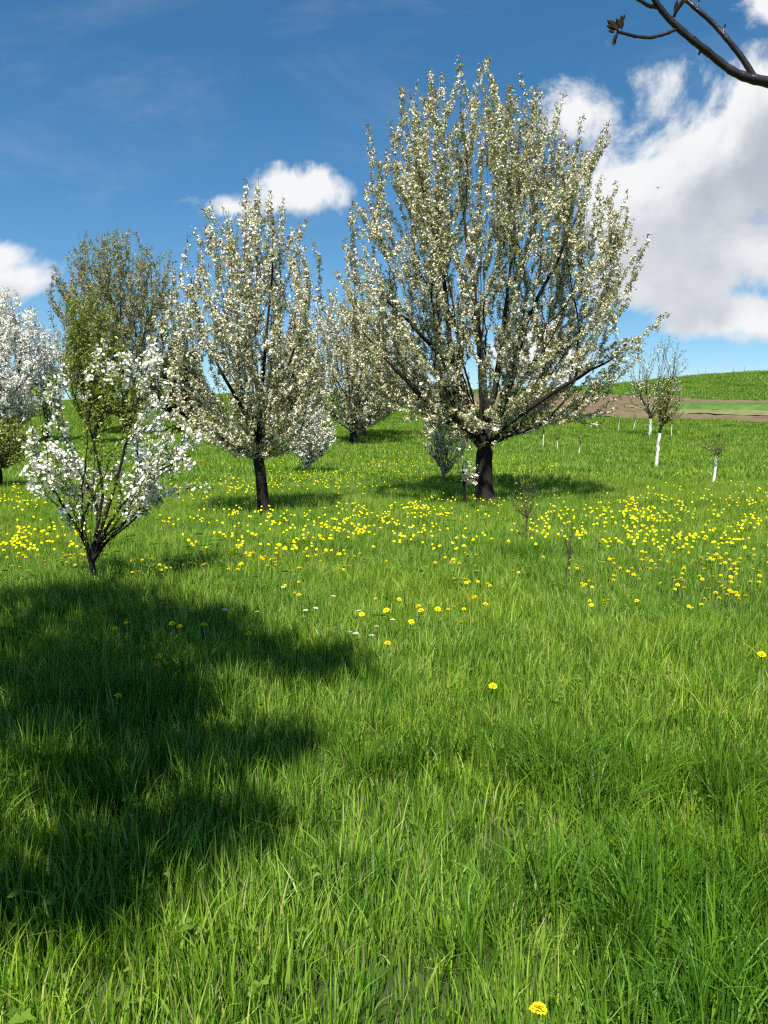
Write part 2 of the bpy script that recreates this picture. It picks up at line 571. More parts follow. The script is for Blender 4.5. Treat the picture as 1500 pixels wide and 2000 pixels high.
gn.interface.new_socket('Geometry', in_out='OUTPUT', socket_type='NodeSocketGeometry')
gi = gn.nodes.new('NodeGroupInput')
go = gn.nodes.new('NodeGroupOutput')
iop = gn.nodes.new('GeometryNodeInstanceOnPoints')
ci = gn.nodes.new('GeometryNodeCollectionInfo')
ci.inputs['Collection'].default_value = tufts
ci.inputs['Separate Children'].default_value = True
ci.inputs['Reset Children'].default_value = True
iop.inputs['Pick Instance'].default_value = True


def gattr(nm, ty):
    nd = gn.nodes.new('GeometryNodeInputNamedAttribute')
    nd.data_type = ty
    nd.inputs['Name'].default_value = nm
    return nd.outputs['Attribute']


cx = gn.nodes.new('ShaderNodeCombineXYZ')
gn.links.new(gattr('turn', 'FLOAT'), cx.inputs[2])
gn.links.new(gi.outputs[0], iop.inputs['Points'])
gn.links.new(ci.outputs[0], iop.inputs['Instance'])
gn.links.new(gattr('pick', 'INT'), iop.inputs['Instance Index'])
gn.links.new(cx.outputs[0], iop.inputs['Rotation'])
gn.links.new(gattr('scl', 'FLOAT'), iop.inputs['Scale'])
gn.links.new(iop.outputs[0], go.inputs[0])
md = grass.modifiers.new('scatter', 'NODES')
md.node_group = gn

# ------------------------------------------------------------------ trees
def unit(v):
    v = np.asarray(v, float)
    return v / (np.linalg.norm(v, axis=-1, keepdims=True) + 1e-9)


def tube_arrays(path, rad, sides):
    """closed-ended tapered tube along a polyline"""
    path = np.asarray(path)
    n = len(path)
    tan = np.gradient(path, axis=0)
    tan = unit(tan)
    ref = np.array([0.31, 0.95, 0.05]) if abs(tan[0][2]) > .5 else np.array([0, 0, 1.0])
    s = unit(np.cross(tan, ref))
    u = np.cross(s, tan)
    ang = np.arange(sides) / sides * 2 * math.pi
    ring = s[:, None, :] * np.cos(ang)[None, :, None] + u[:, None, :] * np.sin(ang)[None, :, None]
    v = path[:, None, :] + ring * np.asarray(rad)[:, None, None]
    i = np.arange(n - 1)[:, None] * sides + np.arange(sides)[None, :]
    j = np.arange(n - 1)[:, None] * sides + (np.arange(sides)[None, :] + 1) % sides
    f = np.stack([i, j, j + sides, i + sides], -1).reshape(-1, 4)
    return v.reshape(-1, 3), f


def join(parts):
    V, Fc, o = [], [], 0
    for v_, f_ in parts:
        V.append(v_)
        Fc.append(f_ + o)
        o += len(v_)
    return np.concatenate(V), np.concatenate(Fc)


def hermite(p0, t0, p1, t1, n):
    t = np.linspace(0, 1, n)[:, None]
    return (2 * t**3 - 3 * t**2 + 1) * p0 + (t**3 - 2 * t**2 + t) * t0 + (-2 * t**3 + 3 * t**2) * p1 + (t**3 - t**2) * t1


class Skeleton:
    """branches grown towards wanted tips, thickened by how many tips each one feeds"""
    def __init__(self, g):
        self.g = g
        self.pos = np.zeros((0, 3))
        self.dir = np.zeros((0, 3))
        self.par = []
        self.ok = np.zeros(0, bool)
        self.paths = []

    def add(self, pts, parent, attach=True):
        n0 = len(self.pos)
        d = unit(np.gradient(pts, axis=0))
        ids = []
        if parent is None:
            self.par.append(-1)
            start = 0
        else:
            ids.append(parent)
            start = 1
        for k in range(start, len(pts)):
            if not (parent is None and k == 0):
                self.par.append(ids[-1])
            ids.append(n0 + k - start)
        self.pos = np.concatenate([self.pos, pts[start:]])
        self.dir = np.concatenate([self.dir, d[start:]])
        at = np.ones(len(pts) - start, bool) if attach is True else np.full(len(pts) - start, False)
        if attach == 'late':
            at[:] = True
            at[:max(1, len(at) // 4)] = False
        self.ok = np.concatenate([self.ok, at])
        self.paths.append(ids)
        return ids

    def reach(self, tip, tdir, step, wiggle=.03, stiff=.55, lowpen=1.0, lmin=0.0):
        dv = tip - self.pos
        dist = np.linalg.norm(dv, axis=1) + 1e-6
        dn = dv / dist[:, None]
        cosn = (dn * self.dir).sum(1)
        cost = dist * (1 + .9 * np.clip(.8 - cosn, 0, 2) + 1.2 * np.clip(.9 - dn @ tdir, 0, 2)) + lowpen * np.clip(self.pos[:, 2] - tip[2] + .25 * dist, 0, None) * 1.6
        cost = cost + np.clip(lmin - dist, 0, None) * 5
        cost[~self.ok] += 1e3
        k = int(np.argmin(cost))
        L = dist[k]
        t0 = unit(self.dir[k] * stiff + dn[k] * (1 - stiff)) * L
        n = max(4, int(L / step) + 1)
        pts = hermite(self.pos[k], t0, tip, tdir * L * .8, n)
        if n > 3:
            pts[1:-1] += self.g.normal(0, wiggle * min(L, 1.0), (n - 2, 3)) * .5
        return self.add(pts, k)

    def radii(self, r_tip, r_base):
        n = len(self.pos)
        cnt = np.zeros(n)
        for ids in self.paths:
            cnt[ids[-1]] += 1
        for i in range(n - 1, 0, -1):
            if self.par[i] >= 0:
                cnt[self.par[i]] += cnt[i]
        cnt = np.maximum(cnt, 1)
        ex = math.log(r_base / r_tip) / math.log(max(cnt[0], 2))
        return r_tip * cnt ** ex


def petals(pts, nrm, size, g, kind='flower'):
    """small faces at pts: 'flower' = cupped five-sided cup, 'quad' = folded petal pair, 'leaf' = folded pointed leaf"""
    n = len(pts)
    nrm = unit(nrm + g.normal(0, .35, (n, 3)))
    r = unit(g.normal(0, 1, (n, 3)))
    s = unit(np.cross(nrm, r))
    u = np.cross(nrm, s)
    sz = (size * g.uniform(.7, 1.25, n))[:, None]
    if kind == 'flower':
        a = np.arange(5) / 5 * 2 * math.pi
        rim = pts[:, None] + (s[:, None] * np.cos(a)[None, :, None] + u[:, None] * np.sin(a)[None, :, None]) * (sz[:, None] * .5) * g.uniform(.75, 1.2, (n, 5, 1)) + nrm[:, None] * sz[:, None] * .12 * g.uniform(.3, 1.7, (n, 5, 1))
        v_ = np.concatenate([pts[:, None], rim], 1).reshape(-1, 3)
        o = np.arange(n)[:, None] * 6
        f_ = np.concatenate([o + np.array([[0, 1 + k, 1 + (k + 1) % 5]]) for k in range(5)])
        return v_, f_, 6
    if kind == 'quad':
        w = sz * .5
        v_ = np.stack([pts - s * w, pts - u * w * .8 + nrm * w * .3, pts + s * w, pts + u * w * .8 + nrm * w * .3], 1).reshape(-1, 3)
    else:
        w = sz
        v_ = np.stack([pts, pts + s * w * .5 + u * w * .24 + nrm * w * .08, pts + s * w - nrm * w * .15, pts + s * w * .5 - u * w * .24 + nrm * w * .08], 1).reshape(-1, 3)
    o = np.arange(n)[:, None] * 4
    f_ = np.concatenate([o + np.array([[0, 1, 2]]), o + np.array([[0, 2, 3]])])
    return v_, f_, 4


def tree(name, label, category, base_px, rows, n_tips, trunk_px, trunk_r, seed, group=None, limbs=7, fork=None,
         blossom=None, leaf=None, spacing=.075, cover=1.5, up=1.0, out=.55, extra=(), bark=None, r_tip=.0045, step=.2, depth=1.0,
         lean=0.0, base_h=.15, whitewash=None, sink=.15, fill=.42, at=None, hollow=0.0, wiggle=.03, patchy=0.0, wand=.8, thin=0.0, fan=1.0, rise=.45, leaders=(), lead_r=(.07, .02)):
    """rows: (photo y, left x, right x) of the crown; trunk_px: photo y of the fork.
    blossom/leaf: (material, kind, size, number per cluster, spread)"""
    g = np.random.default_rng(seed)
    if at is None:
        bx, by = ground_at(base_px[0], base_px[1], base_h)
    else:
        bx, by = at
    bz = float(height(bx, by))
    mpp = by / F * 1.0
    def world_z(py):
        d = ray(base_px[0], py)
        return EYE + d[2] / d[1] * by - bz
    zs = np.array([world_z(r[0]) for r in rows])[::-1]
    cxs = np.array([((r[1] + r[2]) / 2 - base_px[0]) * mpp for r in rows])[::-1]
    rs = np.array([(r[2] - r[1]) / 2 * mpp for r in rows])[::-1]
    zmin, zmax = zs[0], zs[-1]
    zf = world_z(trunk_px)
    sk = Skeleton(g)
    nt = max(4, int(zf / step) + 2)
    tz = np.linspace(-sink, zf, nt)
    trunk = np.stack([lean * np.clip(tz, 0, None) / max(zf, .1) + g.normal(0, .012, nt), g.normal(0, .012, nt), tz], -1)
    trunk[0, :2] = 0
    tid = sk.add(trunk, None, attach=False)
    sk.ok[tid[-1]] = True
    sk.ok[tid[-2]] = True
    top = trunk[-1]
    n_trunk = len(trunk)
    # main limbs
    for k in range(limbs):
        a = (k + g.uniform(-.3, .3)) / limbs * 2 * math.pi + seed
        t = g.uniform(.35, .8) if k % 3 else g.uniform(.75, .92)
        z = zmin + (zmax - zmin) * t
        rr = np.interp(z, zs, rs) * (g.uniform(.45, .85) if k % 3 else g.uniform(.1, .35))
        c = np.interp(z, zs, cxs)
        tip = np.array([c + math.cos(a) * rr, math.sin(a) * rr * depth, z])
        src = tid[-1] if g.uniform() < .6 or n_trunk < 5 else tid[-2]
        p0 = sk.pos[src]
        d = tip - p0
        L = np.linalg.norm(d)
        t0 = unit(unit(d * np.array([1.2, 1.2, .9])) + np.array([0, 0, .15])) * L * .9
        t1 = unit(unit(d) + np.array([0, 0, .5])) * L
        pts = hermite(p0, t0, tip, t1, max(5, int(L / step)))
        pts[1:] += np.cumsum(g.normal(0, wiggle * .35, (len(pts) - 1, 3)), 0) * min(1, L / 3)
        sk.add(pts, src, 'late')
    lead_paths = []
    for off, pix in leaders:          # limbs followed from the photograph, each at its own distance
        pp = [sk.pos[tid[-1]]]
        for m_, (lx, ly) in enumerate(pix):
            d = ray(lx, ly)
            yo = off * (m_ + 1) / len(pix)
            yy = by + yo
            pp.append(np.array([d[0] / d[1] * yy - bx, yo, EYE + d[2] / d[1] * yy - bz]))
        pp = np.array(pp)
        nn = max(8, int(np.linalg.norm(np.diff(pp, axis=0), axis=1).sum() / step))
        t = np.linspace(0, len(pp) - 1, nn)
        pts = np.stack([np.interp(t, np.arange(len(pp)), pp[:, j]) for j in range(3)], -1)
        for _ in range(2):
            pts[1:-1] = (pts[:-2] + 2 * pts[1:-1] + pts[2:]) / 4
        pts[1:] += g.normal(0, step * .04, (nn - 1, 3))
        lead_paths.append(sk.add(pts, tid[-1], 'late'))
    n_limb_paths = len(sk.paths)
    # wanted shoot tips through the crown
    tz_ = []
    cz = g.uniform(zmin, zmax, n_tips * 8)
    wgt = np.interp(cz, zs, rs)
    cz = cz[g.uniform(0, 1, len(cz)) < (wgt / rs.max()) ** 1.6][:n_tips]
    az = g.uniform(0, 2 * math.pi, len(cz))
    lob = 1 + .10 * np.sin(3 * az + cz * 1.3 + seed) + .07 * np.sin(5 * az - cz * 2.1)
    low = np.clip(1 - (cz - zmin) / (zmax - zmin) / .5, 0, 1)          # the underside stays open round the limbs
    keep = ~((np.sin(az) < -.2) & (g.uniform(0, 1, len(cz)) < thin * (low > .05)))
    cz, az, low, lob = cz[keep], az[keep], low[keep], lob[keep]
    fr = np.clip(g.uniform(0, 1, len(cz)) ** fill, np.clip(hollow + thin * .7 * low, 0, .9), 1) * g.uniform(.88, 1.08, len(cz))
    rr = np.interp(cz, zs, rs) * fr * lob
    cc = np.interp(cz, zs, cxs)
    tips = np.stack([cc + np.cos(az) * rr, np.sin(az) * rr * depth, cz], -1)
    hh = (cz - zmin) / (zmax - zmin)
    od = np.stack([np.cos(az), np.sin(az) * depth, np.zeros(len(az))], -1)
    rad_ = unit(tips - top - np.array([0, 0, -.1 * (zmax - zmin)]))
    dirs = unit(rad_ * fan + np.array([0, 0, 1.0]) * rise + g.normal(0, .10, (len(az), 3))) if fan else unit(od * (out * fr * (1.45 - hh))[:, None] + np.array([0, 0, 1.0]) * up * (.45 + .75 * hh)[:, None] + g.normal(0, .10, (len(az), 3)))
    for e in extra:      # (photo x, photo y, distance offset, direction)
        d = ray(e[0], e[1])
        yy = by + e[2]
        p = np.array([d[0] / d[1] * yy - bx, e[2], EYE + d[2] / d[1] * yy - bz])
        tips = np.concatenate([tips, p[None]])
        dirs = np.concatenate([dirs, unit(np.array(e[3]))[None]])
    order = np.argsort(np.linalg.norm(tips - top, axis=1))
    for k in order:
        sk.reach(tips[k], dirs[k], step, wiggle, lmin=cover * wand * g.uniform(.6, 1.25))
    rad = sk.radii(r_tip, trunk_r)
    for ids in lead_paths:
        rad[ids[1:]] = np.maximum(rad[ids[1:]], np.linspace(lead_r[0], lead_r[1], len(ids) - 1))
    # meshes
    root = link(name, None, None, None, label=label, category=category)
    group = group or {'young_tree': 'whitewashed young trees on the right', 'blossoming_tree': 'tall blossoming trees', 'orchard_tree': 'blossoming trees further back', 'bushy_tree': 'leafy trees further back', 'fruit_bush': 'low bushes of the orchard', 'sapling': 'thin dark saplings'}.get(name)
    if group:
        root['group'] = group
    root.location = (bx, by, bz)
    bark = bark or M_bark
    flare = np.array([rad[i] for i in tid])
    flare = flare * (1 + .35 * np.exp(-np.clip(tz, 0, None) / max(.25 * zf, .08)))
    tparts = [tube_arrays(sk.pos[tid], flare, 12)]
    for ids in sk.paths[1:n_limb_paths]:
        r_ = rad[ids].copy()
        r_[0] = min(r_[0], r_[1] * 1.25)
        tparts.append(tube_arrays(sk.pos[ids], r_, 8))
    v_, f_ = join(tparts)
    if whitewash is None:
        link('trunk', new_mesh('trunk', v_, f_, True), bark, root)
    else:
        link('trunk', new_mesh('trunk', v_, f_, True), bark, root)
        zw = world_z(whitewash)
        nn = 30
        ww = np.linspace(-.05, zw, nn)
        p_ = np.stack([np.interp(ww, trunk[:, 2], trunk[:, 0]), np.interp(ww, trunk[:, 2], trunk[:, 1]), ww], -1)
        r_ = np.interp(ww, tz, flare) * 1.06 + .004
        a_, b_ = tube_arrays(p_, r_, 10)
        link('whitewash', new_mesh('whitewash', a_, b_, True), M_lime, root, label='white painted lower trunk')
    tw = []
    for ids in sk.paths[n_limb_paths:]:
        r_ = rad[ids].copy()
        r_[0] = min(r_[0], r_[1] * 1.2)
        tw.append(tube_arrays(sk.pos[ids], r_, 5 if r_.max() > .02 else (4 if r_.max() > .012 else 3)))
    v_, f_ = join(tw)
    crown = link('crown', new_mesh('crown', v_, f_, True), bark, root)
    # flowering spurs
    cp, cd, ct = [], [], []
    for pi, ids in enumerate(sk.paths[1:]):
        p_ = sk.pos[ids]
        seg = np.linalg.norm(np.diff(p_, axis=0), axis=1)
        s_ = np.concatenate([[0], np.cumsum(seg)])
        L = s_[-1]
        lim = pi < n_limb_paths - 1
        a0 = max(L - (cover * .3 if lim else cover), .12 * L)
        k = int((L - a0) / spacing)
        if k < 1:
            continue
        q_ = np.sort(g.uniform(a0, L, k))
        cp.append(np.stack([np.interp(q_, s_, p_[:, j]) for j in range(3)], -1))
        dd = unit(np.gradient(p_, axis=0))
        cd.append(np.stack([np.interp(q_, s_, dd[:, j]) for j in range(3)], -1))
        ct.append(np.stack([q_ - L, np.full(k, g.uniform())], -1))
    cp, cd, ct = np.concatenate(cp), np.concatenate(cd), np.concatenate(ct)
    hi = cp[:, 2] > .55 * zf
    cp, cd, ct = cp[hi], cd[hi], ct[hi]
    for spec, nm in ((blossom, 'blossom'), (leaf, 'foliage')):
        if spec is None:
            continue
        mat, kind, size, num, spread = spec
        sel = np.ones(len(cp), bool)
        if patchy and nm == 'blossom':
            nz = np.sin(cp[:, 0] * 5.1 + seed) + np.sin(cp[:, 1] * 4.7 + 1) + np.sin(cp[:, 2] * 5.7 + 2) + 1.2 * (ct[:, 1] - .5)
            sel = nz > patchy
        if nm == 'blossom':
            sel &= ct[:, 0] < -.10 * cover * (.3 + ct[:, 1])       # shoot ends carry leaves only
        base_p, base_d, tt = cp[sel], cd[sel], ct[sel]
        m_ = g.poisson(num, len(base_p))
        rep = np.repeat(np.arange(len(base_p)), m_)
        if len(rep) == 0:
            continue
        side = g.normal(0, 1, (len(rep), 3))
        cl = unit(g.normal(0, 1, (len(base_p), 3)))[rep]
        dr = unit(side + cl * 1.1)
        pp = base_p[rep] + dr * (spread * g.uniform(.25, 1.0, len(rep)))[:, None]
        nr = dr + np.array([0, 0, .35])
        v_, f_, per = petals(pp, nr, size, g, kind)
        tv = np.clip(g.normal(.45, .2, len(rep)), 0, 1)
        if nm == 'foliage':
            young = np.exp(tt[rep, 0] / (.16 * cover))
            tv = np.clip(tv * .8 + .55 * young, 0, 1)
        o = link(nm, new_mesh(nm, v_, f_, False, np.repeat(tv, per)), mat, crown)
        o['kind'] = 'stuff'
    crown['kind'] = 'stuff'
    return root


tree('blossoming_tree', 'largest blossoming tree with broad rounded crown and thick dark trunk', 'tree', (945, 972),
     [(115, 850, 890), (150, 800, 1010), (190, 770, 1075), (260, 710, 1155), (350, 670, 1205), (450, 635, 1245), (550, 625, 1270), (650, 635, 1270), (740, 680, 1245), (800, 745, 1190), (830, 800, 1100)],
     960, 862, .165, 11, limbs=8, blossom=(M_blossom, 'quad', .040, 4.2, .058), leaf=(M_leaf, 'leaf', .052, 3.4, .070), spacing=.028, cover=1.35, wand=1.1, hollow=.15, thin=.5, wiggle=.06, lead_r=(.080, .010),
     leaders=[(-.4, [(905, 790), (878, 677), (868, 547), (838, 417), (812, 312)]), (.5, [(942, 780), (938, 700), (928, 573), (909, 442), (890, 320)]), (.4, [(962, 790), (974, 715), (987, 599), (1002, 495), (1010, 360)]),
              (-.4, [(978, 805), (999, 750), (1018, 651), (1055, 573), (1098, 495), (1140, 390)]), (-.6, [(990, 828), (1055, 781), (1133, 735), (1237, 677)]), (-.5, [(898, 822), (820, 771), (758, 708), (690, 625)]),
              (.5, [(910, 800), (867, 703), (794, 625), (716, 547)])],
     extra=[(1312, 612, .5, (1, 0, .5)), (1285, 640, -.3, (1, 0, .4)), (1250, 660, -.6, (1, -.1, .4)), (1210, 690, 0, (1, 0, .3)), (1185, 828, -.5, (1, 0, .05)), (1130, 822, -1.0, (1, -.3, 0)),
            (880, 800, -2.6, (-.6, -1, .1)), (925, 790, -2.9, (-.2, -1, .2)), (960, 800, -2.8, (.3, -1, .1)), (985, 850, -2.6, (.3, -.6, -.8)), (900, 830, -2.3, (-.5, -1, -.3)),
            (780, 820, -1.2, (-1, -.3, -.1)), (820, 850, -1.0, (-1, -.3, -.4)), (745, 790, -.5, (-1, 0, .1))], r_tip=.0030)

tree('blossoming_tree', 'tall narrow blossoming tree left of the largest one, with bare dark leaning trunk', 'tree', (517, 992),
     [(328, 525, 548), (370, 480, 580), (420, 410, 603), (480, 365, 620), (560, 330, 635), (650, 295, 650), (740, 290, 655), (820, 320, 640), (880, 400, 590)],
     400, 875, .092, 5, limbs=7, blossom=(M_blossom, 'quad', .038, 4.2, .054), leaf=(M_leaf, 'leaf', .048, 2.6, .064), spacing=.028, lead_r=(.050, .008),
     leaders=[(-.2, [(497, 840), (467, 787), (420, 703), (387, 633), (372, 540)]), (.2, [(507, 830), (509, 773), (521, 657), (531, 554), (535, 420)]), (-.2, [(520, 830), (545, 760), (580, 670), (600, 570)])], cover=1.15, wand=1.1, hollow=.15, thin=.3, r_tip=.003, rise=.6, wiggle=.05, lean=-.12,
     extra=[(410, 395, 0, (0, 0, 1)), (480, 350, .3, (0, 0, 1)), (365, 455, 0, (-.1, 0, 1)), (600, 430, 0, (.3, 0, 1))])

tree('small_blossoming_tree', 'small open vase-shaped tree with big white blossom clusters in the left foreground', 'tree', (183, 1132),
     [(625, 255, 345), (670, 110, 350), (730, 65, 385), (800, 50, 405), (880, 40, 415), (940, 60, 400), (985, 120, 310), (1010, 160, 240)],
     100, 1098, .030, 23, limbs=4, blossom=(M_white, 'flower', .032, 6.5, .062), leaf=(M_green, 'leaf', .040, 3.0, .060), spacing=.036, cover=.62, wand=1.1,
     leaders=[(-.2, [(168, 1053), (117, 983), (70, 900)]), (.2, [(196, 997), (154, 913), (117, 840), (95, 760)]), (-.1, [(200, 983), (196, 913), (177, 843), (159, 740)]), (.1, [(222, 960), (247, 867), (272, 764), (300, 680)]),
              (0, [(215, 1050), (245, 1030), (285, 995)]), (-.2, [(225, 1000), (290, 930), (370, 890)])], lead_r=(.016, .006),
     r_tip=.0022, step=.1, patchy=-.15, hollow=.35, thin=.2, rise=.3, base_h=.06,
     extra=[(40, 945, 0, (-1, 0, .1)), (60, 860, -.2, (-1, 0, .4)), (400, 900, 0, (1, 0, .1)), (410, 950, .2, (1, 0, -.1)), (330, 955, -.3, (1, -.3, -.1)), (300, 660, 0, (.2, 0, 1)), (90, 730, 0, (-.3, 0, 1)), (285, 1000, 0, (1, 0, .2))])

# ---- trees further back
tree('orchard_tree', 'dusty cream blossoming tree with dark trunk between the two tall trees', 'tree', (690, 866),
     [(555, 650, 720), (600, 605, 765), (660, 585, 800), (720, 580, 815), (780, 600, 800), (830, 650, 750)],
     700, 835, .20, 31, limbs=9, blossom=(M_blossom, 'quad', .085, 3.6, .13), leaf=(M_leaf, 'leaf', .10, 3.4, .15), spacing=.13, cover=1.9, r_tip=.005, step=.35)
tree('orchard_tree', 'blossoming tree half hidden behind the dusty cream one, thicker leaning trunk', 'tree', (708, 852),
     [(585, 690, 760), (640, 660, 810), (700, 650, 830), (770, 670, 820), (815, 700, 770)],
     450, 825, .20, 32, limbs=7, blossom=(M_dull, 'quad', .095, 3.6, .13), leaf=(M_leaf, 'leaf', .11, 3.2, .15), spacing=.15, cover=1.9, r_tip=.006, step=.4)
tree('bushy_tree', 'tall olive grey tree rising behind the left trees, barely any blossom', 'tree', (245, 846),
     [(452, 200, 290), (475, 165, 330), (530, 128, 355), (600, 112, 362), (680, 112, 365), (760, 140, 350), (800, 190, 300)],
     1150, 815, .27, 41, limbs=12, blossom=(M_dull, 'quad', .08, 1.0, .12), leaf=(M_olivel, 'leaf', .13, 5.0, .15), spacing=.14, cover=2.2, r_tip=.006, step=.4, out=.35)
tree('bushy_tree', 'yellow green leafy tree in front of the tall olive grey one', 'tree', (187, 868),
     [(552, 165, 205), (600, 135, 232), (670, 120, 248), (730, 125, 250), (790, 145, 235), (830, 165, 210)],
     480, 835, .14, 42, limbs=8, leaf=(M_green, 'leaf', .10, 6.5, .13), spacing=.12, cover=1.6, r_tip=.005, step=.3, out=.35)
tree('orchard_tree', 'dense white blossoming tree cut by the left edge of the photo', 'tree', (20, 868),
     [(555, -50, 40), (600, -85, 80), (660, -100, 105), (720, -100, 110), (780, -70, 90), (820, -30, 60)],
     1000, 835, .2, 43, limbs=9, blossom=(M_white, 'quad', .10, 6.0, .14), leaf=(M_olivel, 'leaf', .08, 1.6, .13), spacing=.12, cover=1.8, r_tip=.005, step=.35)
tree('orchard_tree', 'small greyish blossoming tree just right of the dense white one', 'tree', (92, 862),
     [(630, 85, 110), (665, 70, 130), (720, 62, 142), (775, 75, 130), (800, 85, 110)],
     240, 830, .10, 44, limbs=7, blossom=(M_white, 'quad', .08, 3.4, .12), leaf=(M_olivel, 'leaf', .07, 1.6, .12), spacing=.13, cover=1.5, r_tip=.005, step=.35)
tree('fruit_bush', 'low green leafy tree with short dark trunk at the left edge', 'tree', (-2, 945),
     [(812, -40, 40), (845, -75, 62), (885, -80, 66), (910, -50, 45)],
     300, 905, .075, 45, limbs=7, blossom=(M_white, 'quad', .04, .35, .06), leaf=(M_green, 'leaf', .055, 5.0, .07), spacing=.07, cover=.9, r_tip=.005, step=.15)
tree('fruit_bush', 'rounded white flowering shrub between the two tall trees', 'shrub', (600, 920),
     [(768, 595, 635), (800, 560, 650), (840, 548, 660), (875, 565, 648), (897, 585, 622)],
     300, 903, .035, 46, limbs=7, blossom=(M_white, 'quad', .05, 4.8, .065), leaf=(M_green, 'leaf', .045, 2.8, .06), spacing=.06, cover=.9, r_tip=.004, step=.15, bark=M_twig)
tree('fruit_bush', 'wispy pale flowering shrub behind the trunk of the largest tree', 'shrub', (868, 936),
     [(760, 845, 890), (800, 815, 925), (850, 820, 925), (890, 835, 905), (915, 850, 890)],
     170, 918, .03, 47, limbs=6, blossom=(M_blossom, 'quad', .045, 3.0, .055), leaf=(M_leaf, 'leaf', .05, 2.0, .06), spacing=.075, cover=.9, r_tip=.004, step=.15, bark=M_twig)
tree('sapling', 'slim dark-stemmed sapling with white blossom low beside the thickest trunk', 'sapling', (906, 978),
     [(840, 898, 915), (870, 890, 925), (910, 895, 940), (950, 900, 945)],
     16, 925, .028, 48, limbs=3, blossom=(M_blossom, 'flower', .036, 4.5, .05), leaf=(M_leaf, 'leaf', .04, 2.0, .05), spacing=.05, cover=.4, r_tip=.004, step=.1,
     extra=[(925, 940, -.3, (1, -.4, -.2)), (938, 948, -.3, (1, -.3, -.3)), (912, 930, -.2, (1, -.5, -.2))])
tree('dark_tree', 'dark green tree glimpsed behind the tall narrow blossoming tree', 'tree', (352, 838),
     [(655, 340, 375), (700, 318, 395), (760, 305, 410), (810, 312, 405)],
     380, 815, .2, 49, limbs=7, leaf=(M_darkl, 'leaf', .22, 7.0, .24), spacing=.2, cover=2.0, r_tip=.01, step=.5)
tree('bushy_tree', 'hazy olive tree glimpsed through the gap left of the dusty cream tree', 'tree', (575, 838),
     [(640, 550, 600), (690, 520, 640), (750, 510, 650), (800, 530, 630)],
     420, 815, .2, 50, limbs=7, blossom=(M_dull, 'quad', .11, 2.2, .18), leaf=(M_olivel, 'leaf', .15, 4.0, .2), spacing=.2, cover=2.0, r_tip=.01, step=.5)

# ---- whitewashed young trees on the right
tree('young_tree', 'wispy young tree with dark forked top and white painted trunk foot on the right', 'tree', (1270, 850),
     [(650, 1290, 1320), (690, 1240, 1335), (730, 1215, 1342), (770, 1215, 1335), (800, 1245, 1310)],
     170, 808, .085, 61, limbs=6, blossom=(M_white, 'quad', .07, 1.3, .09), leaf=(M_olivel, 'leaf', .075, 2.4, .09), spacing=.12, cover=1.4, r_tip=.008, step=.3, whitewash=818)
tree('young_tree', 'slender tree with long white painted trunk and leafy top right of the largest tree', 'tree', (1281, 912),
     [(742, 1288, 1312), (770, 1272, 1325), (800, 1270, 1335), (822, 1285, 1325)],
     110, 826, .045, 62, limbs=5, blossom=(M_white, 'quad', .04, .4, .05), leaf=(M_leaf, 'leaf', .06, 3.0, .06), spacing=.08, cover=.8, r_tip=.005, step=.15, whitewash=846, lean=.14)
tree('young_tree', 'crooked little tree with white painted trunk nearest the right edge', 'tree', (1393, 938),
     [(835, 1365, 1410), (850, 1350, 1428), (868, 1348, 1432), (880, 1370, 1415)],
     40, 884, .026, 63, limbs=5, leaf=(M_green, 'leaf', .040, 2.2, .05), spacing=.07, cover=.55, r_tip=.004, step=.1, whitewash=880, lean=.05, bark=M_twig)
for (px, py, top, ww, nl, lab, sd) in [
        (1131, 888, 838, 852, 5, 'thin white painted sapling standing alone right of the largest trunk', 64),
        (1311, 851, 800, 828, 4, 'small white painted sapling just right of the wispy young tree', 65),
        (1237, 838, 795, 819, 4, 'white painted forked sapling just left of the wispy young tree', 66),
        (1208, 838, 796, 820, 3, 'far white painted sapling at the ploughed field edge, leftmost of the row', 67),
        (1060, 872, 818, 848, 5, 'white painted sapling seen under the right boughs of the largest tree', 68),
        (1087, 878, 830, 858, 3, 'faint thin white painted sapling right of the one under the boughs', 69)]:
    tree('young_tree', lab, 'sapling', (px, py), [(top, px - 4, px + 6), (top + 12, px - 12, px + 12), (top + 24, px - 8, px + 8)], 16, top + 24, .018, sd,
         limbs=2, leaf=(M_green, 'leaf', .06, 1.6, .06), spacing=.10, cover=.7, r_tip=.005, step=.2, whitewash=ww, lean=(.16 if sd == 66 else .04), bark=M_twig)
tree('sapling', 'thin bare sapling with tiny leaves in front of the largest tree', 'sapling', (1022, 1046),
     [(880, 1018, 1040), (930, 1000, 1055), (980, 985, 1065), (1010, 1005, 1045)], 45, 1000, .011, 71, limbs=3, leaf=(M_green, 'leaf', .026, 1.5, .03), spacing=.06, cover=.5,
     r_tip=.0022, step=.07, bark=M_twig, lean=.05)
tree('sapling', 'short thin sapling among dandelions, nearer than the bare one', 'sapling', (1108, 1132),
     [(1000, 1098, 1116), (1040, 1085, 1130), (1080, 1095, 1122)], 16, 1085, .008, 72, limbs=2, leaf=(M_green, 'leaf', .020, 1.1, .025), spacing=.05, cover=.35,
     r_tip=.002, step=.06, bark=M_twig)

# ---- the leafy tree whose shade falls across the left foreground (it stands beside the photographer)


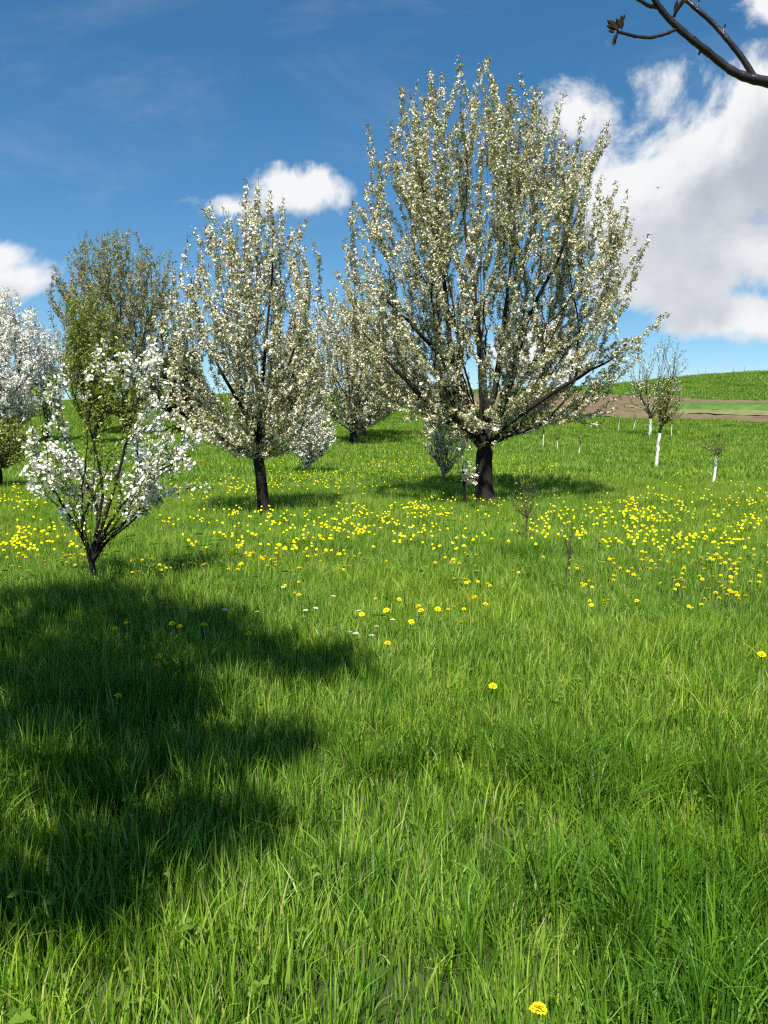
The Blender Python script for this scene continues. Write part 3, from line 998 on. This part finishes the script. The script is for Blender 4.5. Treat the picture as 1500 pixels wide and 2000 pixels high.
def shade_tree():
    g = np.random.default_rng(77)
    bx, by = -4.3, .6
    bz = float(height(bx, by))
    sk = Skeleton(g)
    tr = np.stack([np.zeros(9), np.zeros(9), np.linspace(-.15, 2.6, 9)], -1) + g.normal(0, .015, (9, 3))
    tid = sk.add(tr, None, False)
    sk.ok[tid[-1]] = sk.ok[tid[-3]] = True
    # crown lobes: centre and radius in the place
    # (x, y, z, radius) where the crown's boughs end in leafy lobes
    lobes = [((-3.2, 2.3, 5.0), 1.05), ((-2.3, 2.1, 5.0), .75), ((-2.1, 1.3, 5.0), .6), ((-3.2, 1.1, 5.0), .7), ((-1.5, 2.0, 5.1), .45), ((-1.05, 1.85, 5.0), .36),
             ((-1.45, .6, 5.0), .30), ((-1.12, .58, 5.1), .24), ((-1.25, -.12, 5.0), .30), ((-1.55, -.5, 5.0), .38), ((-2.1, -.6, 4.9), .5), ((-1.75, .15, 5.0), .28),
             ((-4.6, 1.6, 4.8), 1.4), ((-4.8, 2.9, 5.2), 1.0), ((-3.6, -.6, 4.9), 1.0), ((-5.8, .6, 4.9), 1.4), ((-4.6, -.4, 5.3), 1.2), ((-2.0, 2.75, 5.2), .35),
             ((-2.95, 3.45, 5.3), .55), ((-3.6, 3.4, 5.2), .7), ((-2.8, 3.05, 5.2), .7), ((-2.2, 2.8, 5.2), .5), ((-1.8, 2.45, 5.1), .4), ((-1.9, 1.15, 5.0), .45), ((-2.3, .75, 5.0), .5), ((-1.7, .85, 5.1), .38), ((-2.5, 1.55, 5.1), .6)]
    b = np.array([bx, by, bz])
    for c, r in lobes:
        p = np.array(c) - b - np.array([0, 0, r * .2])
        d = p - sk.pos[tid[-1]]
        L = np.linalg.norm(d)
        sk.add(hermite(sk.pos[tid[-1]], unit(d + np.array([0, 0, L * .5])) * L, p, unit(d) * L, 14), tid[-1], 'late')
    nl = len(sk.paths)
    for c, r in lobes:
        for _ in range(int(75 * r)):
            dd = unit(g.normal(0, 1, 3))
            p = np.array(c) - b + dd * r * g.uniform(.35, 1) * np.array([1, 1, .75])
            sk.reach(p, unit(dd + np.array([0, 0, .5])), .2)
    rad = sk.radii(.005, .15)
    root = link('shade_tree', None, None, None, label='leafy tree at the left of the viewer shading the near grass', category='tree')
    root.location = b
    v_, f_ = join([tube_arrays(sk.pos[ids], rad[ids], 9) for ids in sk.paths[:nl]])
    link('trunk', new_mesh('trunk', v_, f_, True), M_bark, root)
    v_, f_ = join([tube_arrays(sk.pos[ids], rad[ids], 4) for ids in sk.paths[nl:]])
    cr = link('crown', new_mesh('crown', v_, f_, True), M_bark, root, kind='stuff')
    pts = np.concatenate([sk.pos[ids] for ids in sk.paths[nl:]])
    pts = np.repeat(pts, 7, 0) + g.normal(0, .10, (len(pts) * 7, 3))
    v_, f_, per = petals(pts, np.tile([0, 0, .7], (len(pts), 1)), .085, g, 'leaf')
    link('foliage', new_mesh('foliage', v_, f_, False, np.repeat(g.uniform(.1, .8, len(pts)), per)), M_green, cr, kind='stuff')


shade_tree()


# ---- the bare young tree on the right whose bough reaches into the picture
def spot(px, py, dist):
    d = ray(px, py)
    return np.array([0, 0, EYE]) + d / d[1] * dist


def budding_tree():
    g = np.random.default_rng(5)
    bx, by = 3.0, 2.3
    bz = float(height(bx, by))
    b = np.array([bx, by, bz])
    root = link('budding_tree', None, None, None, label='bare budding tree at the right, its dark smooth bough crossing the sky corner', category='tree')
    root.location = b
    tz = np.linspace(-.15, 4.6, 16)
    tr = np.stack([.06 * np.sin(tz), .05 * np.cos(tz * 1.3), tz], -1)
    link('trunk', new_mesh('trunk', *tube_arrays(tr, np.interp(tz, [-.2, 0, .4, 4.6], [.12, .10, .075, .014]), 12), True), M_gloss_twig, root)
    fork = np.array([np.interp(1.95, tz, tr[:, 0]), np.interp(1.95, tz, tr[:, 1]), 1.95])
    D = 2.2
    pts = [fork] + [spot(*p) - b for p in ((1680, 200, D + .05), (1560, 176, D + .02), (1500, 160, D), (1462, 153, D), (1430, 140, D), (1395, 112, D), (1360, 84, D - .02), (1325, 55, D - .02), (1298, 28, D - .03), (1275, -5, D - .04), (1240, -70, D - .06), (1215, -150, D - .1))]
    pts = np.array(pts)
    t = np.linspace(0, len(pts) - 1, 60)
    main = np.stack([np.interp(t, np.arange(len(pts)), pts[:, j]) for j in range(3)], -1)
    ker = np.array([1, 2, 3, 2, 1]) / 9
    pad = np.concatenate([main[:1]] * 2 + [main] + [main[-1:]] * 2)
    main = np.stack([np.convolve(pad[:, j], ker, 'valid') for j in range(3)], -1)
    mpp = D / F
    rm = np.interp(t, [0, 1.2, 3, 5, 8, 12], [.030, .019, 10 * mpp, 7.5 * mpp, 6.5 * mpp, 3.5 * mpp]) * (1 + .06 * np.sin(t * 9) + g.normal(0, .025, len(t)))
    link('bough', new_mesh('bough', *tube_arrays(main, rm, 10), True), M_gloss_twig, root)

    def side(pix, r0, r1, n=26, nm='branch'):
        p = np.array([spot(x, y, D + o) - b for x, y, o in pix])
        tt = np.linspace(0, len(p) - 1, n)
        m = np.stack([np.interp(tt, np.arange(len(p)), p[:, j]) for j in range(3)], -1)
        pd = np.concatenate([m[:1], m, m[-1:]])
        m = (pd[:-2] + 2 * m + pd[2:]) / 4
        ln = np.linspace(r0, r1, n) * mpp * (1 + .10 * np.sin(tt * 11) + g.normal(0, .03, n))
        return link(nm, new_mesh(nm, *tube_arrays(m, ln, 8), True), M_gloss_twig, root)

    side([(1472, 150, 0), (1462, 132, 0), (1446, 108, 0), (1420, 76, 0), (1394, 46, .01), (1366, 22, .01), (1335, -4, .02), (1290, -50, .03)], 6.0, 4.0)
    a = side([(1322, 56, -.02), (1300, 66, -.03), (1270, 74, -.04), (1240, 71, -.05), (1218, 65, -.06), (1205, 62, -.07)], 3.6, 2.6)
    side([(1285, 14, -.03), (1268, 12, -.03), (1255, 4, -.04), (1235, -8, -.05)], 4.0, 2.6)
    side([(1316, 34, -.02), (1320, 22, -.03), (1332, 6, -.04)], 3.0, 3.6, 8, 'spur')
    side([(1412, 68, 0), (1414, 62, .0), (1413, 55, .0)], 3.2, 1.6, 6, 'spur')
    side([(1361, 20, .01), (1362, 12, .01), (1364, 3, .01)], 3.2, 1.4, 6, 'spur')
    side([(1368, 100, -.01), (1364, 108, -.01)], 3.2, 1.4, 4, 'spur')

    def bud(px, py, ang, L, w, o=-.07):
        """opening bud leaf: folded pointed blade with thickness"""
        c = spot(px, py, D + o) - b
        dx = np.array([math.cos(ang), 0, math.sin(ang)])
        sx = np.array([-math.sin(ang), .35, math.cos(ang)])
        L *= mpp
        w *= mpp
        n = np.array([0, -1.0, 0])
        k = np.linspace(0, 1, 6)
        wd = w * np.sin(np.pi * np.clip(k * .92 + .06, 0, 1)) ** .8
        mid = c + dx * (L * k)[:, None] + n * (L * .18 * k ** 2)[:, None]
        lft = mid + sx * wd[:, None] + n * (wd * .7)[:, None]
        rgt = mid - sx * wd[:, None] + n * (wd * .7)[:, None]
        bk = mid - n * .0012
        V = np.stack([lft, mid, rgt, bk], 1).reshape(-1, 3)
        Fq = []
        for i in range(5):
            o_ = i * 4
            for j in range(4):
                Fq.append([o_ + j, o_ + (j + 1) % 4, o_ + 4 + (j + 1) % 4, o_ + 4 + j])
        link('bud_leaf', new_mesh('bud_leaf', V, np.array(Fq), True, np.full(len(V), .75)), M_budleaf, root)

    for px, py, ang, L, w in [(1208, 60, 2.55, 27, 5.0), (1204, 58, 2.9, 20, 4.0), (1212, 56, 2.1, 18, 4.5), (1206, 64, -2.0, 26, 3.4), (1203, 66, -1.75, 24, 3.0), (1214, 58, 1.5, 16, 2.6),
                              (1214, 43, 1.15, 13, 2.4), (1214, 43, 1.75, 11, 2.2), (1200, 63, 3.05, 12, 2.6), (1318, 28, 1.5, 22, 3.6), (1322, 20, 1.1, 22, 2.8), (1325, 14, .7, 18, 2.4),
                              (1413, 56, 1.2, 9, 1.6), (1364, 5, 1.4, 10, 1.8)]:
        bud(px, py, ang, L, w)
    # the rest of its bare crown, beside and above the picture
    sk = Skeleton(g)
    ids = sk.add(tr[6:], None, True)
    for _ in range(46):
        a_ = g.uniform(-1.5, 1.9)
        z_ = g.uniform(2.6, 5.4)
        rr = g.uniform(.5, 1.5)
        p = np.array([abs(math.cos(a_)) * rr, math.sin(a_) * rr - .4, z_])
        sk.reach(p, unit(np.array([math.cos(a_), math.sin(a_), 1.2])), .15)
    rad = sk.radii(.003, .03)
    v_, f_ = join([tube_arrays(sk.pos[i], rad[i], 5) for i in sk.paths[1:]])
    link('crown', new_mesh('crown', v_, f_, True), M_gloss_twig, root, kind='stuff')


M_budleaf = plant_material('opening_bud', [(0, (.03, .03, .012)), (1, (.035, .020, .016))], .10, 0, .4, rand=0)
budding_tree()

# ------------------------------------------------------------------ dandelions
def dandelion_meshes():
    out = []
    for s in range(3):
        g = np.random.default_rng(200 + s)
        V, T, ti = [], [], []
        for ring, (n, r0, r1, z0, z1) in enumerate([(17, .004, .026, .004, .004), (15, .003, .0215, .007, .0115), (11, .002, .015, .009, .0165), (7, 0.0, .008, .011, .018)]):
            for k in range(n):
                a = (k + g.uniform(-.3, .3)) / n * 2 * math.pi
                w = r1 * math.pi / n * .85
                c, s_ = math.cos(a), math.sin(a)
                r = r1 * g.uniform(.86, 1.06)
                zz = z1 + g.uniform(-.0015, .0015)
                i = len(V)
                V += [[c * r0, s_ * r0, z0], [c * r * .8 - s_ * w, s_ * r * .8 + c * w, zz + .001], [c * r, s_ * r, zz - .001], [c * r * .8 + s_ * w, s_ * r * .8 - c * w, zz + .001]]
                t = .85 - ring * .08 + g.uniform(-.1, .1)
                ti += [t - .1, t, t + .1, t]
                T += [[i, i + 1, i + 2], [i, i + 2, i + 3]]
        head = new_mesh('flower_head', np.array(V), np.array(T), False, np.clip(ti, 0, 1))
        head.materials.append(M_yellow)
        v_, f_ = tube_arrays([[0, 0, -.03], [.004, .002, .10], [0, 0, .20]], [.0022, .002, .0018], 5)
        v2, f2 = tube_arrays([[0, 0, .192], [0, 0, .200], [0, 0, .2065]], [.002, .0075, .0065], 7)
        v_, f_ = join([(v_, f_), (v2, f2)])
        stem = new_mesh('stem', v_, f_, True, np.full(len(v_), .5))
        stem.materials.append(M_stem)
        out.append((head, stem))
    return out


DM = dandelion_meshes()
fl = []                     # (photo x, photo y, patch)
PATCH = {
    'a': ('the brightest patch before the tall trees', [(660, 1022, 80, 20, 115), (565, 1070, 62, 16, 50)]),
    'b': ('the patch beside the vase-shaped tree', [(60, 1055, 55, 22, 60), (120, 1080, 45, 12, 22)]),
    'c': ('the loose patch before the largest trunk', [(860, 1020, 62, 22, 55), (910, 1075, 60, 16, 16)]),
    'd': ('the patch beyond the thin sapling', [(1080, 1008, 22, 18, 30), (1222, 1000, 38, 12, 62), (1190, 1050, 55, 14, 40)]),
    'e': ('the wide right-hand patch', [(1370, 1055, 75, 22, 105), (1430, 1130, 45, 16, 22), (1290, 1098, 70, 18, 30), (1440, 1020, 40, 10, 16)]),
    'f': ('the thin drift before the shade', [(330, 1085, 70, 18, 24), (430, 1060, 50, 24, 18)]),
    'g': ('the far patches under the trees', [(440, 948, 60, 12, 40), (640, 935, 85, 12, 75), (770, 900, 50, 22, 95), (760, 842, 32, 10, 70), (1000, 905, 36, 14, 40), (540, 905, 50, 12, 30),
                                                               (25, 972, 40, 10, 26), (330, 990, 90, 20, 30), (1330, 985, 60, 12, 30), (1470, 955, 40, 12, 14), (1180, 940, 120, 18, 14), (860, 985, 60, 12, 30)]),
    'h': ('the sparse mid-meadow scatter', [(760, 1130, 190, 36, 26), (1180, 1150, 120, 22, 12), (1400, 1170, 60, 20, 8)]),
}
g = np.random.default_rng(99)
for key, (lab, cl) in PATCH.items():
    for cx_, cy_, sx_, sy_, n in cl:
        left = int(n * (2.2 if key == 'g' else 1.5))
        while left > 0:
            a, b_ = g.normal(0, 1, 2)
            for _ in range(min(left, 1 + g.poisson(1.6))):
                fl.append((cx_ + np.clip(a, -2.2, 2.2) * sx_ * 1.2 + g.normal(0, 13), cy_ + np.clip(b_, -2, 2) * sy_ * 1.15 + g.normal(0, 4), key))
                left -= 1
SOLO = [(1075, 1992, 'large dandelion cut by the bottom edge'), (92, 1632, 'lone dandelion in the shaded grass near the left edge'),
        (218, 1358, 'orange-looking dandelion deep in the shade at left'), (320, 1280, 'dandelion in the shade below a close pair'),
        (330, 1218, 'left dandelion of a close pair at the shade edge'), (348, 1223, 'right dandelion of a close pair at the shade edge'),
        (407, 1218, 'dandelion just right of the close pair in shade'), (488, 1235, 'dandelion on the upper rim of the foreground shade'),
        (962, 1337, 'lone dandelion in open grass lower centre right'), (1485, 1272, 'lone dandelion low at the right edge'),
        (820, 1184, 'biggest dandelion of the small central clump'), (828, 1190, 'dandelion touching the biggest of the central clump'), (757, 1190, 'dandelion at the left of the small central clump'),
        (790, 1206, 'dandelion just below the small central clump'), (853, 1187, 'dandelion right of the small central clump'), (765, 1256, 'lowest dandelion under the central clump'),
        (930, 1164, 'upper dandelion of the pair right of the central clump'), (943, 1174, 'lower dandelion of the pair right of the central clump'), (710, 1196, 'dandelion beside the tiny white flowers'),
        (348, 1175, 'dandelion in sunlit grass just above the shade'), (393, 1182, 'dandelion right of the one just above the shade')]
solo = [(x, y, i) for i, (x, y, _) in enumerate(SOLO)]
items = []
for x, y, k in fl + solo:
    hgt = .18 if isinstance(k, str) else .26
    gx_, gy_ = ground_at(x, y, hgt)
    if gy_ > 90:
        continue
    items.append((gy_ if isinstance(k, str) else -1, gx_, gy_, k))
items.sort(key=lambda t: t[0])
rest = []
near = [t for t in items[:300] if isinstance(t[3], str)]
CUTS = {k: (np.quantile([t[2] for t in near if t[3] == k], [.2, .4, .6, .8]), np.quantile([t[1] / t[2] for t in near if t[3] == k], [.2, .4, .6, .8])) for k in {t[3] for t in near}}
ROWS = ('nearest', 'near', 'middle', 'far', 'farthest')
SIDES = ('left end', 'left half', 'centre', 'right half', 'right end')


def place_label(k, x, y):
    a = int(np.searchsorted(CUTS[k][0], y))
    b = int(np.searchsorted(CUTS[k][1], x / y))
    return 'dandelion in the %s rows, %s, of %s' % (ROWS[a], SIDES[b], PATCH[k][0])


for n, (_, x, y, k) in enumerate(items):
    z = float(height(x, y))
    if n < 300:
        sc_ = g.uniform(.52, .88) if isinstance(k, str) else g.uniform(.85, 1.0)
        lab = place_label(k, x, y) if isinstance(k, str) else SOLO[k][2]
        e = link('dandelion', None, None, None, label=lab, category='dandelion', group='dandelions in the meadow')
        e.location = (x, y, z)
        hz = (.18 if isinstance(k, str) else .26) / .21
        e.rotation_euler = (g.normal(0, .10) + .06, g.normal(0, .10), g.uniform(0, 6.28))
        hd, st = DM[n % 3]
        o1 = link('stem', st, None, e)
        o1.scale = (1, 1, hz)
        o2 = link('flower_head', hd, None, e)
        o2.location = (0, 0, .2 * hz)
        o2.scale = (sc_,) * 3
        o2.rotation_euler = (g.normal(.15, .15), g.normal(0, .15), 0)
    else:
        rest.append((x, y, z))
V, T, ti, o = [], [], [], 0
for (x, y, z) in rest:
    a = np.arange(8) / 8 * 2 * math.pi
    r = g.uniform(.013, .022)
    h = .19 + g.normal(0, .02)
    tilt = g.normal(0, .2, 2)
    ring = np.stack([np.cos(a) * r * g.uniform(.85, 1.1, 8), np.sin(a) * r, np.full(8, 0.0)], -1)
    mid = ring * .62 + np.array([0, 0, .014])
    pts = np.concatenate([ring, mid, [[0, 0, .017]]])
    pts[:, 2] += pts[:, 0] * tilt[0] + pts[:, 1] * tilt[1] + h
    pts[:, :2] += (x, y)
    pts[:, 2] += z
    V.append(pts)
    t = g.uniform(.3, .9)
    ti.append(np.full(17, t))
    for k in range(8):
        k2 = (k + 1) % 8
        T += [[o + k, o + k2, o + 8 + k2], [o + k, o + 8 + k2, o + 8 + k], [o + 8 + k, o + 8 + k2, o + 16]]
    o += 17
link('distant_dandelions', new_mesh('distant_dandelions', np.concatenate(V), np.array(T), False, np.concatenate(ti)), M_yellow, kind='stuff',
     label='countless small yellow dandelions dotting the far meadow', category='flowers')

# tiny white flowers in the grass
V, T, ti = [], [], []
for k in range(9):
    a = k / 9 * 6.283
    c, s_ = math.cos(a), math.sin(a)
    i = len(V)
    V += [[c * .002, s_ * .002, .002], [c * .008 - s_ * .003, s_ * .008 + c * .003, .004], [c * .012, s_ * .012, .003], [c * .008 + s_ * .003, s_ * .008 - c * .003, .004]]
    ti += [.5] * 4
    T += [[i, i + 1, i + 2], [i, i + 2, i + 3]]
i = len(V)
V += [[math.cos(k) * .0035, math.sin(k) * .0035, .005] for k in range(6)] + [[0, 0, .007]]
ti += [1.0] * 7
T += [[i + k, i + (k + 1) % 6, i + 6] for k in range(6)]
daisy = new_mesh('white_flower_head', np.array(V), np.array(T), False, ti)
daisy.materials.append(M_daisy)
v_, f_ = tube_arrays([[0, 0, -.02], [.003, 0, .08], [0, 0, .162]], [.0014, .0012, .001], 4)
dstem = new_mesh('stem', v_, f_, True, np.full(len(v_), .4))
dstem.materials.append(M_stem)
for x, y in [(636, 1228), (657, 1230), (684, 1238), (690, 1239), (700, 1232), (729, 1240), (712, 1193), (766, 1212), (600, 1192), (608, 1186), (645, 1165), (503, 1196), (555, 1146), (433, 1187), (668, 1226), (735, 1226), (676, 1236)]:
    x_, y_ = ground_at(x, y, .23)
    e = link('white_flower', None, None, None, label='tiny white flower in the grass above the foreground shade', category='flower', group='tiny white flowers above the shade')
    e.location = (x_, y_, float(height(x_, y_)))
    e.rotation_euler = (g.normal(.1, .1), g.normal(0, .1), g.uniform(0, 6))
    link('stem', dstem, None, e).scale = (1, 1, 1.4)
    o2 = link('flower_head', daisy, None, e)
    o2.location = (0, 0, .224)
    o2.scale = (1.7,) * 3

# ------------------------------------------------------------------ skyline posts and a bird
for n, (px, lab) in enumerate([(1363, 'far thin fence post on the hill crest, leftmost of four'), (1378, 'far thin fence post on the hill crest, second from left'),
                               (1432, 'far thin fence post on the hill crest, third from left'), (1453, 'far thin fence post on the hill crest, rightmost of four')]):
    d = ray(px, 740)
    y_ = 206.0
    x_ = d[0] / d[1] * y_
    v_, f_ = tube_arrays([[0, 0, -.4], [.03, 0, .9], [.0, 0, 2.0 + .2 * (n % 2)]], [.09, .085, .075], 8)
    cap = np.arange(16, 24)[None, :]
    me = new_mesh('fence_post', v_, [f_, cap])
    o1 = link('fence_post', me, M_grey, label=lab, category='post', group='fence posts on the hill crest')
    o1.location = (x_, y_, float(height(x_, y_)))


def bird():
    root = link('bird', None, None, None, label='tiny dark bird flying before the big cloud', category='bird')
    k = np.linspace(0, 1, 9)
    prof = np.array([.004, .022, .030, .034, .040, .038, .026, .014, .006])
    path = np.stack([k * .30 - .15, np.zeros(9), .012 * np.sin(k * 3)], -1)
    link('body', new_mesh('body', *tube_arrays(path[::-1], prof[::-1], 10), True), M_bird, root)
    for s_ in (-1, 1):
        V = np.array([[.05, s_ * .03, .01], [-.05, s_ * .03, .01], [.04, s_ * .16, .07], [-.05, s_ * .15, .065], [-.06, s_ * .30, .05], [.05, s_ * .03, .0], [-.05, s_ * .03, .0], [.04, s_ * .16, .06], [-.05, s_ * .15, .058]])
        T = [[0, 1, 3], [0, 3, 2], [2, 3, 4], [5, 8, 6], [5, 7, 8], [7, 4, 8], [0, 2, 7], [0, 7, 5], [2, 4, 7], [1, 6, 8], [1, 8, 3], [3, 8, 4]]
        link('wing', new_mesh('wing', V, np.array(T)), M_bird, root)
    V = np.array([[-.13, .01, .008], [-.13, -.01, .008], [-.22, .03, .006], [-.22, -.03, .006], [-.13, 0, .0]])
    link('tail', new_mesh('tail', V, np.array([[0, 1, 3], [0, 3, 2], [0, 2, 4], [2, 3, 4], [3, 1, 4]])), M_bird, root)
    p = spot(1285, 367, 75.0)
    root.location = p
    root.rotation_euler = (.2, -.1, .5)


bird()
